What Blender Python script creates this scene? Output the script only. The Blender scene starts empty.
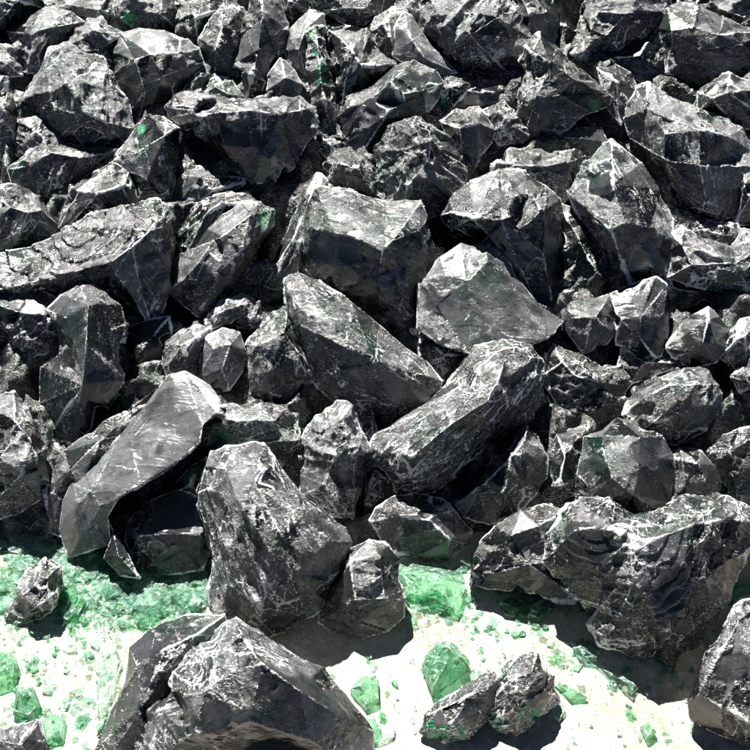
import bpy, bmesh, math, random
import numpy as np
from mathutils import Vector
from mathutils.geometry import delaunay_2d_cdt
from mathutils.bvhtree import BVHTree

SC = bpy.context.scene
COL = SC.collection

# ------------------------------------------------------------------ camera
PITCH = math.radians(48)
F_PX = 937.5                      # focal length in photo pixels (photo is 750 wide)
CAM_H = 1.247                     # metres above the ground
CAM = np.array([0.0, 0.0, CAM_H])
FWD = np.array([0.0, math.cos(PITCH), -math.sin(PITCH)])
UP = np.array([0.0, math.sin(PITCH), math.cos(PITCH)])
RIGHT = np.array([1.0, 0.0, 0.0])
cd = bpy.data.cameras.new('camera')
cd.sensor_width = 36
cd.lens = 36 * F_PX / 750
cd.clip_start, cd.clip_end = 0.02, 200
cam = bpy.data.objects.new('camera', cd)
COL.objects.link(cam)
cam.location = CAM
cam.rotation_euler = (math.pi / 2 - PITCH, 0, 0)
SC.camera = cam

# ------------------------------------------------------------------ daylight
SUN_EL, SUN_AZ = math.radians(50), math.radians(-18)    # azimuth from +Y (away from camera) towards +X
w = bpy.data.worlds.new('World'); SC.world = w; w.use_nodes = True
nt = w.node_tree
sky = nt.nodes.new('ShaderNodeTexSky'); sky.sky_type = 'NISHITA'; sky.sun_disc = False
sky.sun_elevation = SUN_EL; sky.sun_rotation = SUN_AZ
sky.air_density = 0.15; sky.dust_density = 0.0; sky.altitude = 1200
nt.links.new(sky.outputs[0], nt.nodes['Background'].inputs[0])
nt.nodes['Background'].inputs[1].default_value = 0.05
sd = bpy.data.lights.new('sun', 'SUN'); sd.energy = 5.0; sd.angle = math.radians(0.5); sd.color = (1, 0.96, 0.9)
so = bpy.data.objects.new('sun', sd); COL.objects.link(so)
sv = Vector((math.sin(SUN_AZ) * math.cos(SUN_EL), math.cos(SUN_AZ) * math.cos(SUN_EL), math.sin(SUN_EL)))
so.rotation_euler = sv.to_track_quat('Z', 'Y').to_euler()
SC.view_settings.view_transform = 'Standard'
SC.view_settings.look = 'None'
SC.view_settings.exposure = 1.28
SC.view_settings.gamma = 1
SC.render.engine = 'CYCLES'
SC.cycles.transparent_max_bounces = 32

# ------------------------------------------------------------------ pile shape
SLOPE = math.tan(math.radians(22))
TOE = CAM_H / math.tan(math.radians(61.5))

def ray(x, y):
    return FWD + RIGHT * ((x - 375) / F_PX) + UP * ((375 - y) / F_PX)

def depth_pile(x, y):
    r = ray(x, y)
    # plane z = SLOPE*(Y-TOE)
    d1 = (CAM_H + SLOPE * TOE) / (SLOPE * r[1] - r[2])
    return min(d1, CAM_H / -r[2])

def depth_ground(x, y, z=0.0):
    return (CAM_H - z) / -ray(x, y)[2]

# ------------------------------------------------------------------ numpy noise
_rng = np.random.RandomState(7)
_TAB = _rng.rand(4096).astype(np.float32)

def vnoise(p):
    i = np.floor(p).astype(np.int64); f = p - i
    f = f * f * (3 - 2 * f)
    out = 0
    for dx in (0, 1):
        wx = f[:, 0] if dx else 1 - f[:, 0]
        for dy in (0, 1):
            wy = f[:, 1] if dy else 1 - f[:, 1]
            for dz in (0, 1):
                wz = f[:, 2] if dz else 1 - f[:, 2]
                h = ((i[:, 0] + dx) * 73856093 ^ (i[:, 1] + dy) * 19349663 ^ (i[:, 2] + dz) * 83492791)
                h = (h ^ (h >> 13)) & 4095
                out = out + wx * wy * wz * _TAB[h]
    return out

def ridged(p, octv=4):
    a, s, t = 1.0, 0.0, 0.0
    for k in range(octv):
        s = s + a * (1 - np.abs(2 * vnoise(p + 17.3 * k) - 1)); t += a
        p = p * 2.03; a *= 0.5
    return s / t

def fbm(p, octv=4):
    a, s, t = 1.0, 0.0, 0.0
    for k in range(octv):
        s = s + a * (2 * vnoise(p + 11.7 * k) - 1); t += a
        p = p * 2.1; a *= 0.5
    return s / t

# ------------------------------------------------------------------ materials
class NT:
    def __init__(s, name):
        s.m = bpy.data.materials.new(name); s.m.use_nodes = True
        s.t = s.m.node_tree; s.b = s.t.nodes['Principled BSDF']
    def n(s, typ, **kw):
        nd = s.t.nodes.new(typ)
        for k, v in kw.items(): setattr(nd, k, v)
        return nd
    def l(s, a, b): s.t.links.new(a, b)
    def val(s, sock, v):
        if isinstance(v, (int, float)): sock.default_value = v
        elif isinstance(v, tuple): sock.default_value = v
        else: s.l(v, sock)
    def math(s, op, a, b=0.0, c=None, clamp=False):
        nd = s.n('ShaderNodeMath', operation=op); nd.use_clamp = clamp
        s.val(nd.inputs[0], a); s.val(nd.inputs[1], b)
        if c is not None: s.val(nd.inputs[2], c)
        return nd.outputs[0]
    def ramp(s, v, a, b, lo=0.0, hi=1.0):
        nd = s.n('ShaderNodeMapRange', interpolation_type='SMOOTHSTEP')
        s.val(nd.inputs[0], v)
        for i, q in zip((1, 2, 3, 4), (a, b, lo, hi)): s.val(nd.inputs[i], q)
        return nd.outputs[0]
    def mix(s, f, a, b):
        nd = s.n('ShaderNodeMix', data_type='RGBA')
        s.val(nd.inputs[0], f); s.val(nd.inputs[6], a); s.val(nd.inputs[7], b)
        return nd.outputs[2]
    def noise(s, vec, scale, detail=3, rough=0.55, dist=0.0):
        nd = s.n('ShaderNodeTexNoise'); s.l(vec, nd.inputs['Vector'])
        nd.inputs['Scale'].default_value = scale; nd.inputs['Detail'].default_value = detail
        nd.inputs['Roughness'].default_value = rough; nd.inputs['Distortion'].default_value = dist
        return nd
    def voro(s, vec, scale, feat='DISTANCE_TO_EDGE'):
        nd = s.n('ShaderNodeTexVoronoi', feature=feat); s.l(vec, nd.inputs['Vector'])
        nd.inputs['Scale'].default_value = scale
        return nd
    def vmath(s, op, a, b=None, sc=None):
        nd = s.n('ShaderNodeVectorMath', operation=op)
        s.val(nd.inputs[0], a)
        if b is not None: s.val(nd.inputs[1], b)
        if sc is not None: s.val(nd.inputs['Scale'], sc)
        return nd.outputs[0]
    def attr(s, name):
        nd = s.n('ShaderNodeAttribute'); nd.attribute_name = name
        return nd.outputs['Fac']

def rock_material():
    M = NT('black_green_glass')
    tc = M.n('ShaderNodeTexCoord'); oi = M.n('ShaderNodeObjectInfo')
    off = M.vmath('SCALE', (3.1, 7.7, 5.3), sc=oi.outputs['Random'])
    co = M.vmath('ADD', tc.outputs['Object'], off)
    wn = M.noise(co, 22, 2)
    warp = M.vmath('SCALE', M.vmath('SUBTRACT', wn.outputs['Color'], (0.5, 0.5, 0.5)), sc=0.035)
    cw = M.vmath('ADD', co, warp)
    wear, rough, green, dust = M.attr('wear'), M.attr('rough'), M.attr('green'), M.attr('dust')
    # chipped flecks, drawn out along two fracture directions
    st = M.n('ShaderNodeMapping'); M.l(cw, st.inputs[0]); st.inputs['Scale'].default_value = (0.8, 2.8, 1.5)
    st.inputs['Rotation'].default_value = (0.5, 0.3, 0.7)
    f1 = M.noise(st.outputs[0], 230, 4, 0.70, 0.5).outputs['Fac']
    st2 = M.n('ShaderNodeMapping'); M.l(cw, st2.inputs[0]); st2.inputs['Scale'].default_value = (2.6, 0.7, 1.1)
    st2.inputs['Rotation'].default_value = (1.1, -0.4, 0.2)
    f2 = M.noise(st2.outputs[0], 260, 3, 0.7, 0.3).outputs['Fac']
    patch = M.noise(co, 26, 3, 0.65).outputs['Fac']
    pr = M.math('MULTIPLY', rough, M.ramp(patch, 0.38, 0.64, 0.15, 1.15))
    th = M.math('MULTIPLY_ADD', pr, -0.15, M.math('MULTIPLY_ADD', dust, -0.018, 0.675))
    fl = M.ramp(f1, th, M.math('ADD', th, 0.06))
    th2 = M.math('MULTIPLY_ADD', pr, -0.10, 0.70)
    fl2 = M.ramp(f2, th2, M.math('ADD', th2, 0.05))
    # short hairline strokes: the zero line of a stretched noise, kept only here and there
    hl = M.math('ABSOLUTE', M.math('SUBTRACT', f2, 0.5))
    hair = M.math('MULTIPLY', M.ramp(hl, 0.0, 0.012, 1.0, 0.0), M.ramp(f1, 0.50, 0.62))
    hair = M.math('MULTIPLY', hair, M.math('MULTIPLY_ADD', pr, 0.6, 0.2))
    we = M.math('MULTIPLY', M.ramp(M.math('ADD', wear, M.math('MULTIPLY_ADD', f1, 2.6, M.ramp(M.noise(co, 17, 2).outputs['Fac'], 0.38, 0.62, -1.60, -1.08))), 0.30, 0.55), M.ramp(wear, 0.02, 0.25))
    s1 = M.math('MAXIMUM', M.math('MAXIMUM', fl, fl2), hair)
    white = M.math('ADD', M.math('MULTIPLY', s1, 0.8), we, clamp=True)
    # glass body: near black, with a thin grey film, part dustiness and part painted light
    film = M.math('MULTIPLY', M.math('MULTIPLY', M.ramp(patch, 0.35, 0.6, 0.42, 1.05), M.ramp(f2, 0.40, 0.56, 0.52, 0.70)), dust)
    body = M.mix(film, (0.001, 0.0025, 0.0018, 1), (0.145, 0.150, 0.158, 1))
    tint = M.ramp(M.noise(co, 12, 1).outputs['Fac'], 0.52, 0.68)
    body = M.mix(M.math('MULTIPLY', tint, 0.4), body, (0.004, 0.035, 0.020, 1))
    gcol = M.mix(M.ramp(f1, 0.42, 0.68), (0.0, 0.09, 0.028, 1), (0.03, 0.60, 0.22, 1))
    green = M.ramp(M.math('MULTIPLY', green, M.math('MULTIPLY_ADD', f2, 2.0, 0.0)), 0.35, 0.9)
    body = M.mix(green, body, gcol)
    wcol = M.mix(M.math('MULTIPLY', tint, 0.5), (0.88, 0.89, 0.90, 1), (0.56, 0.84, 0.74, 1))
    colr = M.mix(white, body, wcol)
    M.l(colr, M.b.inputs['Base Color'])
    r0 = M.math('MULTIPLY_ADD', dust, 0.09, M.math('MULTIPLY_ADD', rough, 0.10, 0.12))
    M.l(M.math('MULTIPLY_ADD', white, 0.25, r0), M.b.inputs['Roughness'])
    M.b.inputs['IOR'].default_value = 1.75
    hb = M.math('ADD', M.math('MULTIPLY', f1, 0.8), M.math('ADD', M.math('MULTIPLY', f2, 0.5), M.math('MULTIPLY', white, 0.15)))
    hb = M.math('MULTIPLY', hb, M.math('MULTIPLY_ADD', pr, 1.0, 0.06))
    wv = M.noise(st.outputs[0], 26, 2, 0.5, 0.6).outputs['Fac']      # broad conchoidal waves
    hb = M.math('MULTIPLY_ADD', wv, 0.55, hb)
    bp = M.n('ShaderNodeBump'); bp.inputs['Strength'].default_value = 0.8; bp.inputs['Distance'].default_value = 0.0045
    M.l(hb, bp.inputs['Height']); M.l(bp.outputs[0], M.b.inputs['Normal'])
    return M.m

def shard_material(name, colr, milky):
    """thin green glass: tinted see-through body with a clear gloss and chipped, frosty areas"""
    M = NT(name)
    tc = M.n('ShaderNodeTexCoord'); oi = M.n('ShaderNodeObjectInfo')
    co = M.vmath('ADD', tc.outputs['Object'], M.vmath('SCALE', (3.1, 7.7, 5.3), sc=oi.outputs['Random']))
    f1 = M.noise(co, 160, 4, 0.7, 0.5); f2 = M.noise(co, 45, 3, 0.6)
    v = M.voro(co, 110)
    tr = M.n('ShaderNodeBsdfTransparent')
    deep = tuple(c ** 1.5 for c in colr)
    M.l(M.mix(M.ramp(f2.outputs['Fac'], 0.35, 0.65), (*colr, 1), (*deep, 1)), tr.inputs[0])
    g = M.b
    M.l(M.mix(M.ramp(f1.outputs['Fac'], 0.46, 0.64), (colr[0] * 0.30, colr[1] * 0.46, colr[2] * 0.38, 1), (0.55, 0.66, 0.60, 1)), g.inputs['Base Color'])
    g.inputs['Roughness'].default_value = 0.12
    fr = M.n('ShaderNodeFresnel'); fr.inputs[0].default_value = 1.5
    crack = M.ramp(v.outputs['Distance'], 0.0, 0.05, 0.3, 0.0)
    fac = M.math('ADD', M.math('MAXIMUM', M.math('MULTIPLY', fr.outputs[0], 2.4), M.math('MULTIPLY', M.attr('wear'), 0.8)),
                 M.math('ADD', M.math('MULTIPLY', M.ramp(f1.outputs['Fac'], 0.54, 0.76), 0.40), M.math('ADD', crack, milky)), clamp=True)
    fac = M.math('MULTIPLY', fac, M.math('MULTIPLY_ADD', M.n('ShaderNodeNewGeometry').outputs['Backfacing'], -0.9, 1.0))
    bp = M.n('ShaderNodeBump'); bp.inputs['Strength'].default_value = 0.8; bp.inputs['Distance'].default_value = 0.003
    M.l(f1.outputs['Fac'], bp.inputs['Height']); M.l(bp.outputs[0], g.inputs['Normal'])
    mx = M.n('ShaderNodeMixShader'); M.l(fac, mx.inputs[0]); M.l(tr.outputs[0], mx.inputs[1]); M.l(g.outputs[0], mx.inputs[2])
    out = [n for n in M.t.nodes if n.type == 'OUTPUT_MATERIAL'][0]
    M.l(mx.outputs[0], out.inputs['Surface'])
    return M.m

def ground_material():
    M = NT('pale_concrete')
    co = M.n('ShaderNodeTexCoord').outputs['Object']
    a = M.noise(co, 9, 5, 0.6); b = M.noise(co, 90, 4, 0.65); c = M.noise(co, 420, 3, 0.6)
    base = M.mix(M.ramp(a.outputs['Fac'], 0.42, 0.62), (0.62, 0.59, 0.525, 1), (0.45, 0.39, 0.31, 1))
    base = M.mix(M.ramp(b.outputs['Fac'], 0.48, 0.66), base, (0.70, 0.68, 0.62, 1))
    base = M.mix(M.ramp(c.outputs['Fac'], 0.56, 0.70, 0.0, 0.55), base, (0.17, 0.145, 0.11, 1))
    v = M.voro(M.vmath('ADD', co, M.vmath('SCALE', b.outputs['Color'], sc=0.03)), 26)
    base = M.mix(M.ramp(v.outputs['Distance'], 0.0, 0.02, 0.35, 0.0), base, (0.25, 0.22, 0.17, 1))
    M.l(base, M.b.inputs['Base Color']); M.b.inputs['Roughness'].default_value = 0.9
    bp = M.n('ShaderNodeBump'); bp.inputs['Strength'].default_value = 0.6; bp.inputs['Distance'].default_value = 0.004
    M.l(M.math('ADD', b.outputs['Fac'], M.math('MULTIPLY', c.outputs['Fac'], 0.5)), bp.inputs['Height'])
    M.l(bp.outputs[0], M.b.inputs['Normal'])
    return M.m

ROCK = rock_material()
SHARD = [shard_material('bright_green_glass', (0.55, 0.83, 0.64), 0.10),
         shard_material('pale_green_glass', (0.84, 0.94, 0.88), 0.20),
         shard_material('bottle_green_glass', (0.36, 0.62, 0.47), 0.06),
         shard_material('teal_green_glass', (0.64, 0.83, 0.76), 0.12)]
GROUND = ground_material()
FAR_DARK = NT('added_dark_ground'); _c = FAR_DARK.noise(FAR_DARK.n('ShaderNodeTexCoord').outputs['Object'], 3, 6, 0.7)  # unseen far ground, added dark so rock faces reflect less light
FAR_DARK.l(FAR_DARK.mix(_c.outputs['Fac'], (0.05, 0.042, 0.033, 1), (0.16, 0.135, 0.105, 1)), FAR_DARK.b.inputs['Base Color']); FAR_DARK.b.inputs['Roughness'].default_value = 0.95
FAR_DARK = FAR_DARK.m

# ------------------------------------------------------------------ ground
def tag(o, label=None, cat=None, group=None, kind=None):
    for k, v in (('label', label), ('category', cat), ('group', group), ('kind', kind)):
        if v: o[k] = v
    return o

def build_ground():
    bm = bmesh.new()
    bmesh.ops.create_grid(bm, x_segments=160, y_segments=160, size=1.0)
    co = np.array([v.co[:] for v in bm.verts])
    h = fbm(co * 14, 3) * 0.0025
    for v, q in zip(bm.verts, h):
        v.co.z = q - 0.002
        v.co.y += 1.2
    r = [bm.verts.new((x, y, -0.006)) for x, y in ((-60, -60), (60, -60), (60, 60), (-60, 60))]
    bm.faces.new(r)
    me = bpy.data.meshes.new('ground'); bm.to_mesh(me); bm.free()
    me.materials.append(GROUND); me.materials.append(FAR_DARK)
    me.polygons[len(me.polygons) - 1].material_index = 1
    for p in me.polygons: p.use_smooth = True
    o = bpy.data.objects.new('ground', me); COL.objects.link(o)
    tag(o, 'sunlit pale concrete ground in front of and under the glass rocks', 'ground', kind='structure')
build_ground()

# ------------------------------------------------------------------ rock builder
def shell_faces(pts2, hs, n_out):
    """triangulate outline + interior points; flip concave edges so facets bulge outward"""
    ed = [(i, (i + 1) % n_out) for i in range(n_out)]
    vs, es, fs, ov, oe, of = delaunay_2d_cdt([Vector(p) for p in pts2], ed, [], 1, 1e-4)
    if len(vs) != len(pts2):
        remap = [o[0] if o else 0 for o in ov]
        fs = [tuple(remap[i] for i in f) for f in fs]
    tris = [tuple(f) for f in fs if len(set(f)) == 3]
    P = [np.array((p[0], p[1], h)) for p, h in zip(pts2, hs)]
    def orient(t):
        a, b, c = (P[i] for i in t)
        return t if (b[0]-a[0])*(c[1]-a[1])-(b[1]-a[1])*(c[0]-a[0]) > 0 else (t[0], t[2], t[1])
    tris = [orient(t) for t in tris]
    border = {frozenset(e) for e in ed}
    for it in range(60):
        em = {}
        for k, t in enumerate(tris):
            for j in range(3): em.setdefault(frozenset((t[j], t[(j+1) % 3])), []).append(k)
        done, changed = set(), False
        for e, ks in em.items():
            if len(ks) != 2 or e in border or ks[0] in done or ks[1] in done: continue
            a, b = tuple(e)
            c = [i for i in tris[ks[0]] if i not in e][0]; d = [i for i in tris[ks[1]] if i not in e][0]
            def cr(o, p, q): return (P[p][0]-P[o][0])*(P[q][1]-P[o][1])-(P[p][1]-P[o][1])*(P[q][0]-P[o][0])
            if cr(c, d, a) * cr(c, d, b) >= -1e-6 or cr(a, b, c) * cr(a, b, d) >= -1e-6: continue
            # height at crossing for both diagonals
            A = np.array([[P[b][0]-P[a][0], P[c][0]-P[d][0]], [P[b][1]-P[a][1], P[c][1]-P[d][1]]])
            try: s, t_ = np.linalg.solve(A, np.array([P[c][0]-P[a][0], P[c][1]-P[a][1]]))
            except Exception: continue
            if not (0.02 < s < 0.98 and 0.02 < t_ < 0.98): continue
            h_ab = P[a][2] + s * (P[b][2] - P[a][2]); h_cd = P[c][2] + t_ * (P[d][2] - P[c][2])
            if h_cd > h_ab + 1e-6:
                tris[ks[0]] = orient((c, d, a)); tris[ks[1]] = orient((c, d, b))
                done.update(ks); changed = True
        if not changed: break
    return tris

def grow(p, m=28):
    x, y = p[0], p[1]
    if x <= 0: x = -m
    if x >= 750: x = 750 + m
    if y <= 0: y = -m
    if y >= 750: y = 750 + m
    return (x, y, p[2] if len(p) > 2 else None)

STATS = []
def make_rock(label, outline, ridge=(), z=0, g=False, dust=0.45, rough=0.7, green=(), tilt=0.12, thick=1.0,
              wear=1.0, scoops=4, grain=None, ribs=None, sm=(), name='glass_rock', cat='glass rock', group='chunks of black green glass heaped in the pile', vox=0.0020):
    seed = len(STATS) * 31 + 5
    rnd = random.Random(seed)
    out = [grow(p) for p in outline]
    A = 0.5 * sum(out[i][0]*out[(i+1) % len(out)][1] - out[(i+1) % len(out)][0]*out[i][1] for i in range(len(out)))
    if A > 0: out = out[::-1]          # image y is down
    n = len(out)
    cx = sum(p[0] for p in out) / n; cy = sum(p[1] for p in out) / n
    out = [(cx + (p[0] - cx) * 1.045, cy + (p[1] - cy) * 1.045, p[2]) for p in out]
    size = math.sqrt(abs(A))
    if not ridge:
        ridge = []
        a0 = rnd.uniform(0, 6.28)
        for k in range(rnd.choice((3, 4, 4))):
            a = a0 + k * 6.28 / 4 + rnd.uniform(-.4, .4); r = size * rnd.uniform(.10, .26)
            ridge.append((cx + r * math.cos(a), cy + r * math.sin(a), size * rnd.uniform(.22, .42)))
    by = max(p[1] for p in out); bx = [p[0] for p in out if p[1] == by][0]
    if g: d0 = depth_ground(bx, by) - tilt * (by - cy) / F_PX * 0 ; ref_y = by
    else: d0 = depth_pile(cx, min(cy, 700)); ref_y = cy
    px = d0 / F_PX                      # metres per photo pixel here
    d0 -= z * px
    HS = 1.25
    pts = [(p[0], p[1]) for p in out] + [(a, b) for a, b, h in ridge]
    hs = [(rnd.uniform(-.04, .04) * size if p[2] is None else p[2]) for p in out] + [h * HS for a, b, h in ridge]
    oh = hs[:n]; out = [(p[0], p[1]) for p in out]
    tris = shell_faces([(a, -b) for a, b in pts], hs, n)
    def world(x, y, h):
        return CAM + (d0 + (ref_y - y) * tilt * px - h * px) * ray(x, y)
    V = [world(a, b, h) for (a, b), h in zip(pts, hs)]
    F = [tuple(t) for t in tris]
    # the far side: two shrinking, slightly turned rings and a closing point
    prev = list(range(n))
    for sc_, dp in ((0.92, 0.30), (0.62, 0.62 * thick)):
        cur = []
        for i, (x, y) in enumerate(out):
            j = rnd.uniform(-.05, .05)
            V.append(world(cx + (x - cx) * (sc_ + j), cy + (y - cy) * (sc_ + j), max(oh[i], 0) * (1 - dp) - size * (dp + rnd.uniform(-.06, .06))))
            cur.append(len(V) - 1)
        for i in range(n):
            a, b, c, d = prev[i], prev[(i+1) % n], cur[(i+1) % n], cur[i]
            F += [(b, a, c), (a, d, c)]
        prev = cur
    V.append(world(cx, cy, -size * 0.72 * thick)); k = len(V) - 1
    for i in range(n): F.append((prev[(i+1) % n], prev[i], k))
    V = np.array(V)
    org = V[:n].mean(0); org[2] = max(0.0, V[:, 2].min())
    V[:, 2] = np.maximum(V[:, 2], -0.004)
    L = V - org
    me = bpy.data.meshes.new(name)
    me.from_pydata([tuple(v) for v in L], [], F); me.update()
    bm = bmesh.new(); bm.from_mesh(me)
    bmesh.ops.recalc_face_normals(bm, faces=bm.faces)
    bm.normal_update()
    sharp = []
    for e in bm.edges:
        if len(e.link_faces) == 2 and e.calc_face_angle_signed(0) > 0.34:
            sharp.append((e.verts[0].co[:], e.verts[1].co[:], min(1, (e.calc_face_angle_signed(0) - .2) / 0.8)))
    bvh = BVHTree.FromBMesh(bm)
    nf = len(bm.faces)
    frough = np.array([min(1, max(0.0, rnd.gauss(rough, .28))) for _ in range(nf)])
    fdust_light = np.array([min(2.0, max(0.0, dust * (rnd.choice((.05, .3, .7, 1.1, 1.5)) if rough > .3 else rnd.uniform(.8, 1.1)))) for _ in range(nf)])
    bm.to_mesh(me); bm.free()
    o = bpy.data.objects.new(name, me); COL.objects.link(o)
    md = o.modifiers.new('r', 'REMESH'); md.mode = 'VOXEL'
    S = size * px
    md.voxel_size = max(0.0013, min(vox, S / 26)); md.adaptivity = 0
    dg = bpy.context.evaluated_depsgraph_get()
    m2 = bpy.data.meshes.new_from_object(o.evaluated_get(dg))
    o.modifiers.clear(); o.data = m2; bpy.data.meshes.remove(me)
    m2.name = name
    N = len(m2.vertices)
    C = np.empty(N * 3, np.float32); m2.vertices.foreach_get('co', C); C = C.reshape(-1, 3).astype(np.float64)
    def normals():
        m2.vertices.foreach_set('co', C.astype(np.float32).ravel()); m2.update()
        q = np.empty(N * 3, np.float32); m2.vertex_normals.foreach_get('vector', q)
        return q.reshape(-1, 3).astype(np.float64)
    Nn = normals()
    near = [bvh.find_nearest(Vector(c)) for c in C]
    fi = np.array([q[2] for q in near]); proj = np.array([q[0][:] for q in near])
    C = proj * 0.8 + C * 0.2            # pull back onto the flat facets
    vr = frough[fi]; vd = fdust_light[fi]
    # slightly soften the per-facet values across fine noise
    nz3 = vnoise((C + org) * 30 + 5.7); nz4 = vnoise((C + org) * 70 + 1.2)
    if cy < 190: vd = vd * 1.3  # glare haze put into the colour of the uppermost rocks
    smk = np.zeros(N)
    rel = C + org - CAM; dep = rel @ FWD; PX_ = 375 + F_PX * (rel @ RIGHT) / dep; PY_ = 375 - F_PX * (rel @ UP) / dep
    for sx, sy, sr in sm:            # clean, unscratched conchoidal faces
        m_ = np.clip((sr - np.hypot(PX_ - sx, PY_ - sy) + (nz3 - .5) * sr * 1.1 + (nz4 - .5) * sr * .5) / (sr * .3), 0, 1)
        smk = np.maximum(smk, m_)
    vr = vr * (1 - .95 * smk); vd = vd * (1 - smk) + smk * dust * .45
    # distance to ridges
    wr = np.zeros(N)
    W = C + org
    nz = vnoise(W * 160 + 3.3); nz2 = vnoise(W * 45 + 9.1); nz3 = vnoise(W * 18 + 5.7)
    for a, b, s in sharp:
        a = np.array(a); b = np.array(b); ab = b - a
        t = np.clip(((C - a) @ ab) / (ab @ ab + 1e-12), 0, 1)
        d = np.linalg.norm(C - a - t[:, None] * ab, axis=1)
        rad = (0.0005 + 0.0085 * nz * nz2 * nz3) * (0.5 + s)
        wr = np.maximum(wr, np.clip(1.25 - d / rad, 0, 1) * s)
    C += Nn * (fbm(W * (3.0 / S), 2) * S * 0.014)[:, None]
    # flake scars struck off the ridges
    ends = [(np.array(a), np.array(b)) for a, b, q in sharp if q > .45]
    for k in range(scoops if ends else 0):
        a, b = rnd.choice(ends); t = rnd.random()
        p = a * (1 - t) + b * t
        i = int(np.argmin(((C - p) ** 2).sum(1))); p, nn = C[i], Nn[i]
        R_ = S * rnd.uniform(.35, .90); dpt = min(S, .14) * rnd.uniform(.012, .035)
        lean = np.array([rnd.gauss(0, .5) for _ in range(3)])
        nn = nn + lean; nn /= np.linalg.norm(nn)
        c = p + nn * (R_ - dpt)
        v = C - c; d = np.linalg.norm(v, axis=1) * (1 + (nz3 - .5) * .05)
        ins = (d < R_) & (((C - p) ** 2).sum(1) < 3.2 * R_ * dpt)
        if not ins.any(): continue
        de = np.linalg.norm(C - p, axis=1)
        rip = np.sin(de / (min(S, .14) * rnd.uniform(.014, .026)) + nz2 * 3) * min(S, .1) * 0.0014 * rnd.choice((0, 1, 1))
        C[ins] = c + v[ins] * ((R_ + rip[ins]) / d[ins])[:, None]
        lim = (np.abs(d - R_) < (0.0005 + 0.0016 * nz)) & (((C - p) ** 2).sum(1) < 3.4 * R_ * dpt)
        wr[lim] = np.maximum(wr[lim], 0.25 + 0.6 * nz2[lim])
        vr[ins] = vr[ins] * 0.4 + 0.6 * rnd.uniform(.1, .9) * rough
    # concave scars meeting in sharp crests, in two sizes
    ax = np.array([rnd.gauss(0, 1) for _ in range(3)])
    if grain: ax = RIGHT * grain[0] - UP * grain[1]
    ax /= np.linalg.norm(ax)
    Nn = normals()
    Sc = min(S, 0.12)
    for cell, dep_, wid, amin in ((0.38, 0.024, .9, .40), (0.19, 0.021, .9, .05), (0.085, 0.0115, 0.65, 0)):
        stretch = .24 if grain else rnd.uniform(.25, .65)
        Q = C - ax * ((C @ ax) * (1 - stretch))[:, None]
        Q = Q + np.stack([fbm(W * 28 + q * 13, 2) for q in range(3)], 1) * Sc * cell * .18
        ns = int(min(700, max(12, 1.45 / cell ** 2 * (S / Sc) ** 2)))
        sd_ = Q[np.random.RandomState(seed + ns).choice(N, ns)]
        Q = Q.astype(np.float32); sd_ = sd_.astype(np.float32)
        D2 = (Q ** 2).sum(1)[:, None] + (sd_ ** 2).sum(1)[None, :] - 2 * Q @ sd_.T
        kk = dep_ * Sc / (cell * Sc * .5) ** 2
        kk *= .55
        r2_ = np.random.RandomState(seed + 3)
        gt = (r2_.randn(ns, 3) * dep_ / cell * 1.5).astype(np.float32)
        Hh = kk * D2 + Q @ gt.T - (sd_ * gt).sum(1)[None, :] + r2_.rand(ns).astype(np.float32)[None, :] * dep_ * Sc * 1.1
        i1 = np.argmin(Hh, 1); h1 = Hh[np.arange(N), i1].copy()
        Hh[np.arange(N), i1] = 1e9
        i2 = np.argmin(Hh, 1); h2 = Hh[np.arange(N), i2]
        bd = (h2 - h1) / (np.linalg.norm(2 * kk * (sd_[i1] - sd_[i2]) + gt[i2] - gt[i1], axis=1) + 1e-9)
        am = np.clip(vr * 1.15 - .12, amin, 1)
        C += Nn * (np.minimum(h1 - np.percentile(h1, 62), dep_ * Sc * 2.2) * am)[:, None]
        wr = np.maximum(wr, np.clip(1.15 - bd / ((0.0004 + 0.0013 * nz) * wid), 0, 1) * am * (0.15 + 0.9 * nz2) * wid)
    Nn = normals()
    if ribs:
        rx, ry, rr, sp = ribs
        E = CAM + ray(rx, ry) * (d0 - size * .3 * px) - org
        de = np.linalg.norm(C - E, axis=1) / px
        ph = de / sp + (nz2 - .5) * .9 + (nz3 - .5) * 1.6
        saw = ph - np.floor(ph)
        mk = np.clip((rr - de) / 12, 0, 1) * np.clip((de - rr * .15) / 12, 0, 1) * (0.4 + nz3)
        C += Nn * ((saw - .6) * sp * px * .15 * mk * (.3 + 1.4 * nz4))[:, None]
        wr = np.maximum(wr, np.clip((saw - .86) * 9, 0, 1) * mk * .8 * nz)
        Nn = normals()
    Ws = W + ax * ((W @ ax) * -0.7)[:, None]
    rg = ridged(Ws * 110, 2)
    C += Nn * ((rg - .7) * vr * 0.0022)[:, None]
    Wc = C + org
    C[:, 2] = np.where(Wc[:, 2] < -0.003, -0.003 - org[2], C[:, 2])
    # light through thin glass painted as opaque green spots, given by photo pixel
    gr = np.zeros(N)
    rel = C + org - CAM
    dep = rel @ FWD; X = 375 + F_PX * (rel @ RIGHT) / dep; Y = 375 - F_PX * (rel @ UP) / dep
    for gx, gy, gq in green:
        dd = np.hypot(X - gx, Y - gy) / (gq * .95) + (nz - .5) * 0.9 + (nz3 - .5) * 1.6 + (nz4 - .5) * .8
        gr = np.maximum(gr, np.clip(1.5 - dd, 0, 1) * (dep < np.median(dep) + S * .5))
    vr = vr * (1 - .9 * smk)
    Nn = normals()
    up_ = np.clip((Nn[:, 2] - .15) / .5, 0, 1)          # dusty film, thinned off steep faces to put their shade into colour
    vd = vd * (.2 + .8 * up_ * up_ * (3 - 2 * up_)) * 1.12
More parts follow.
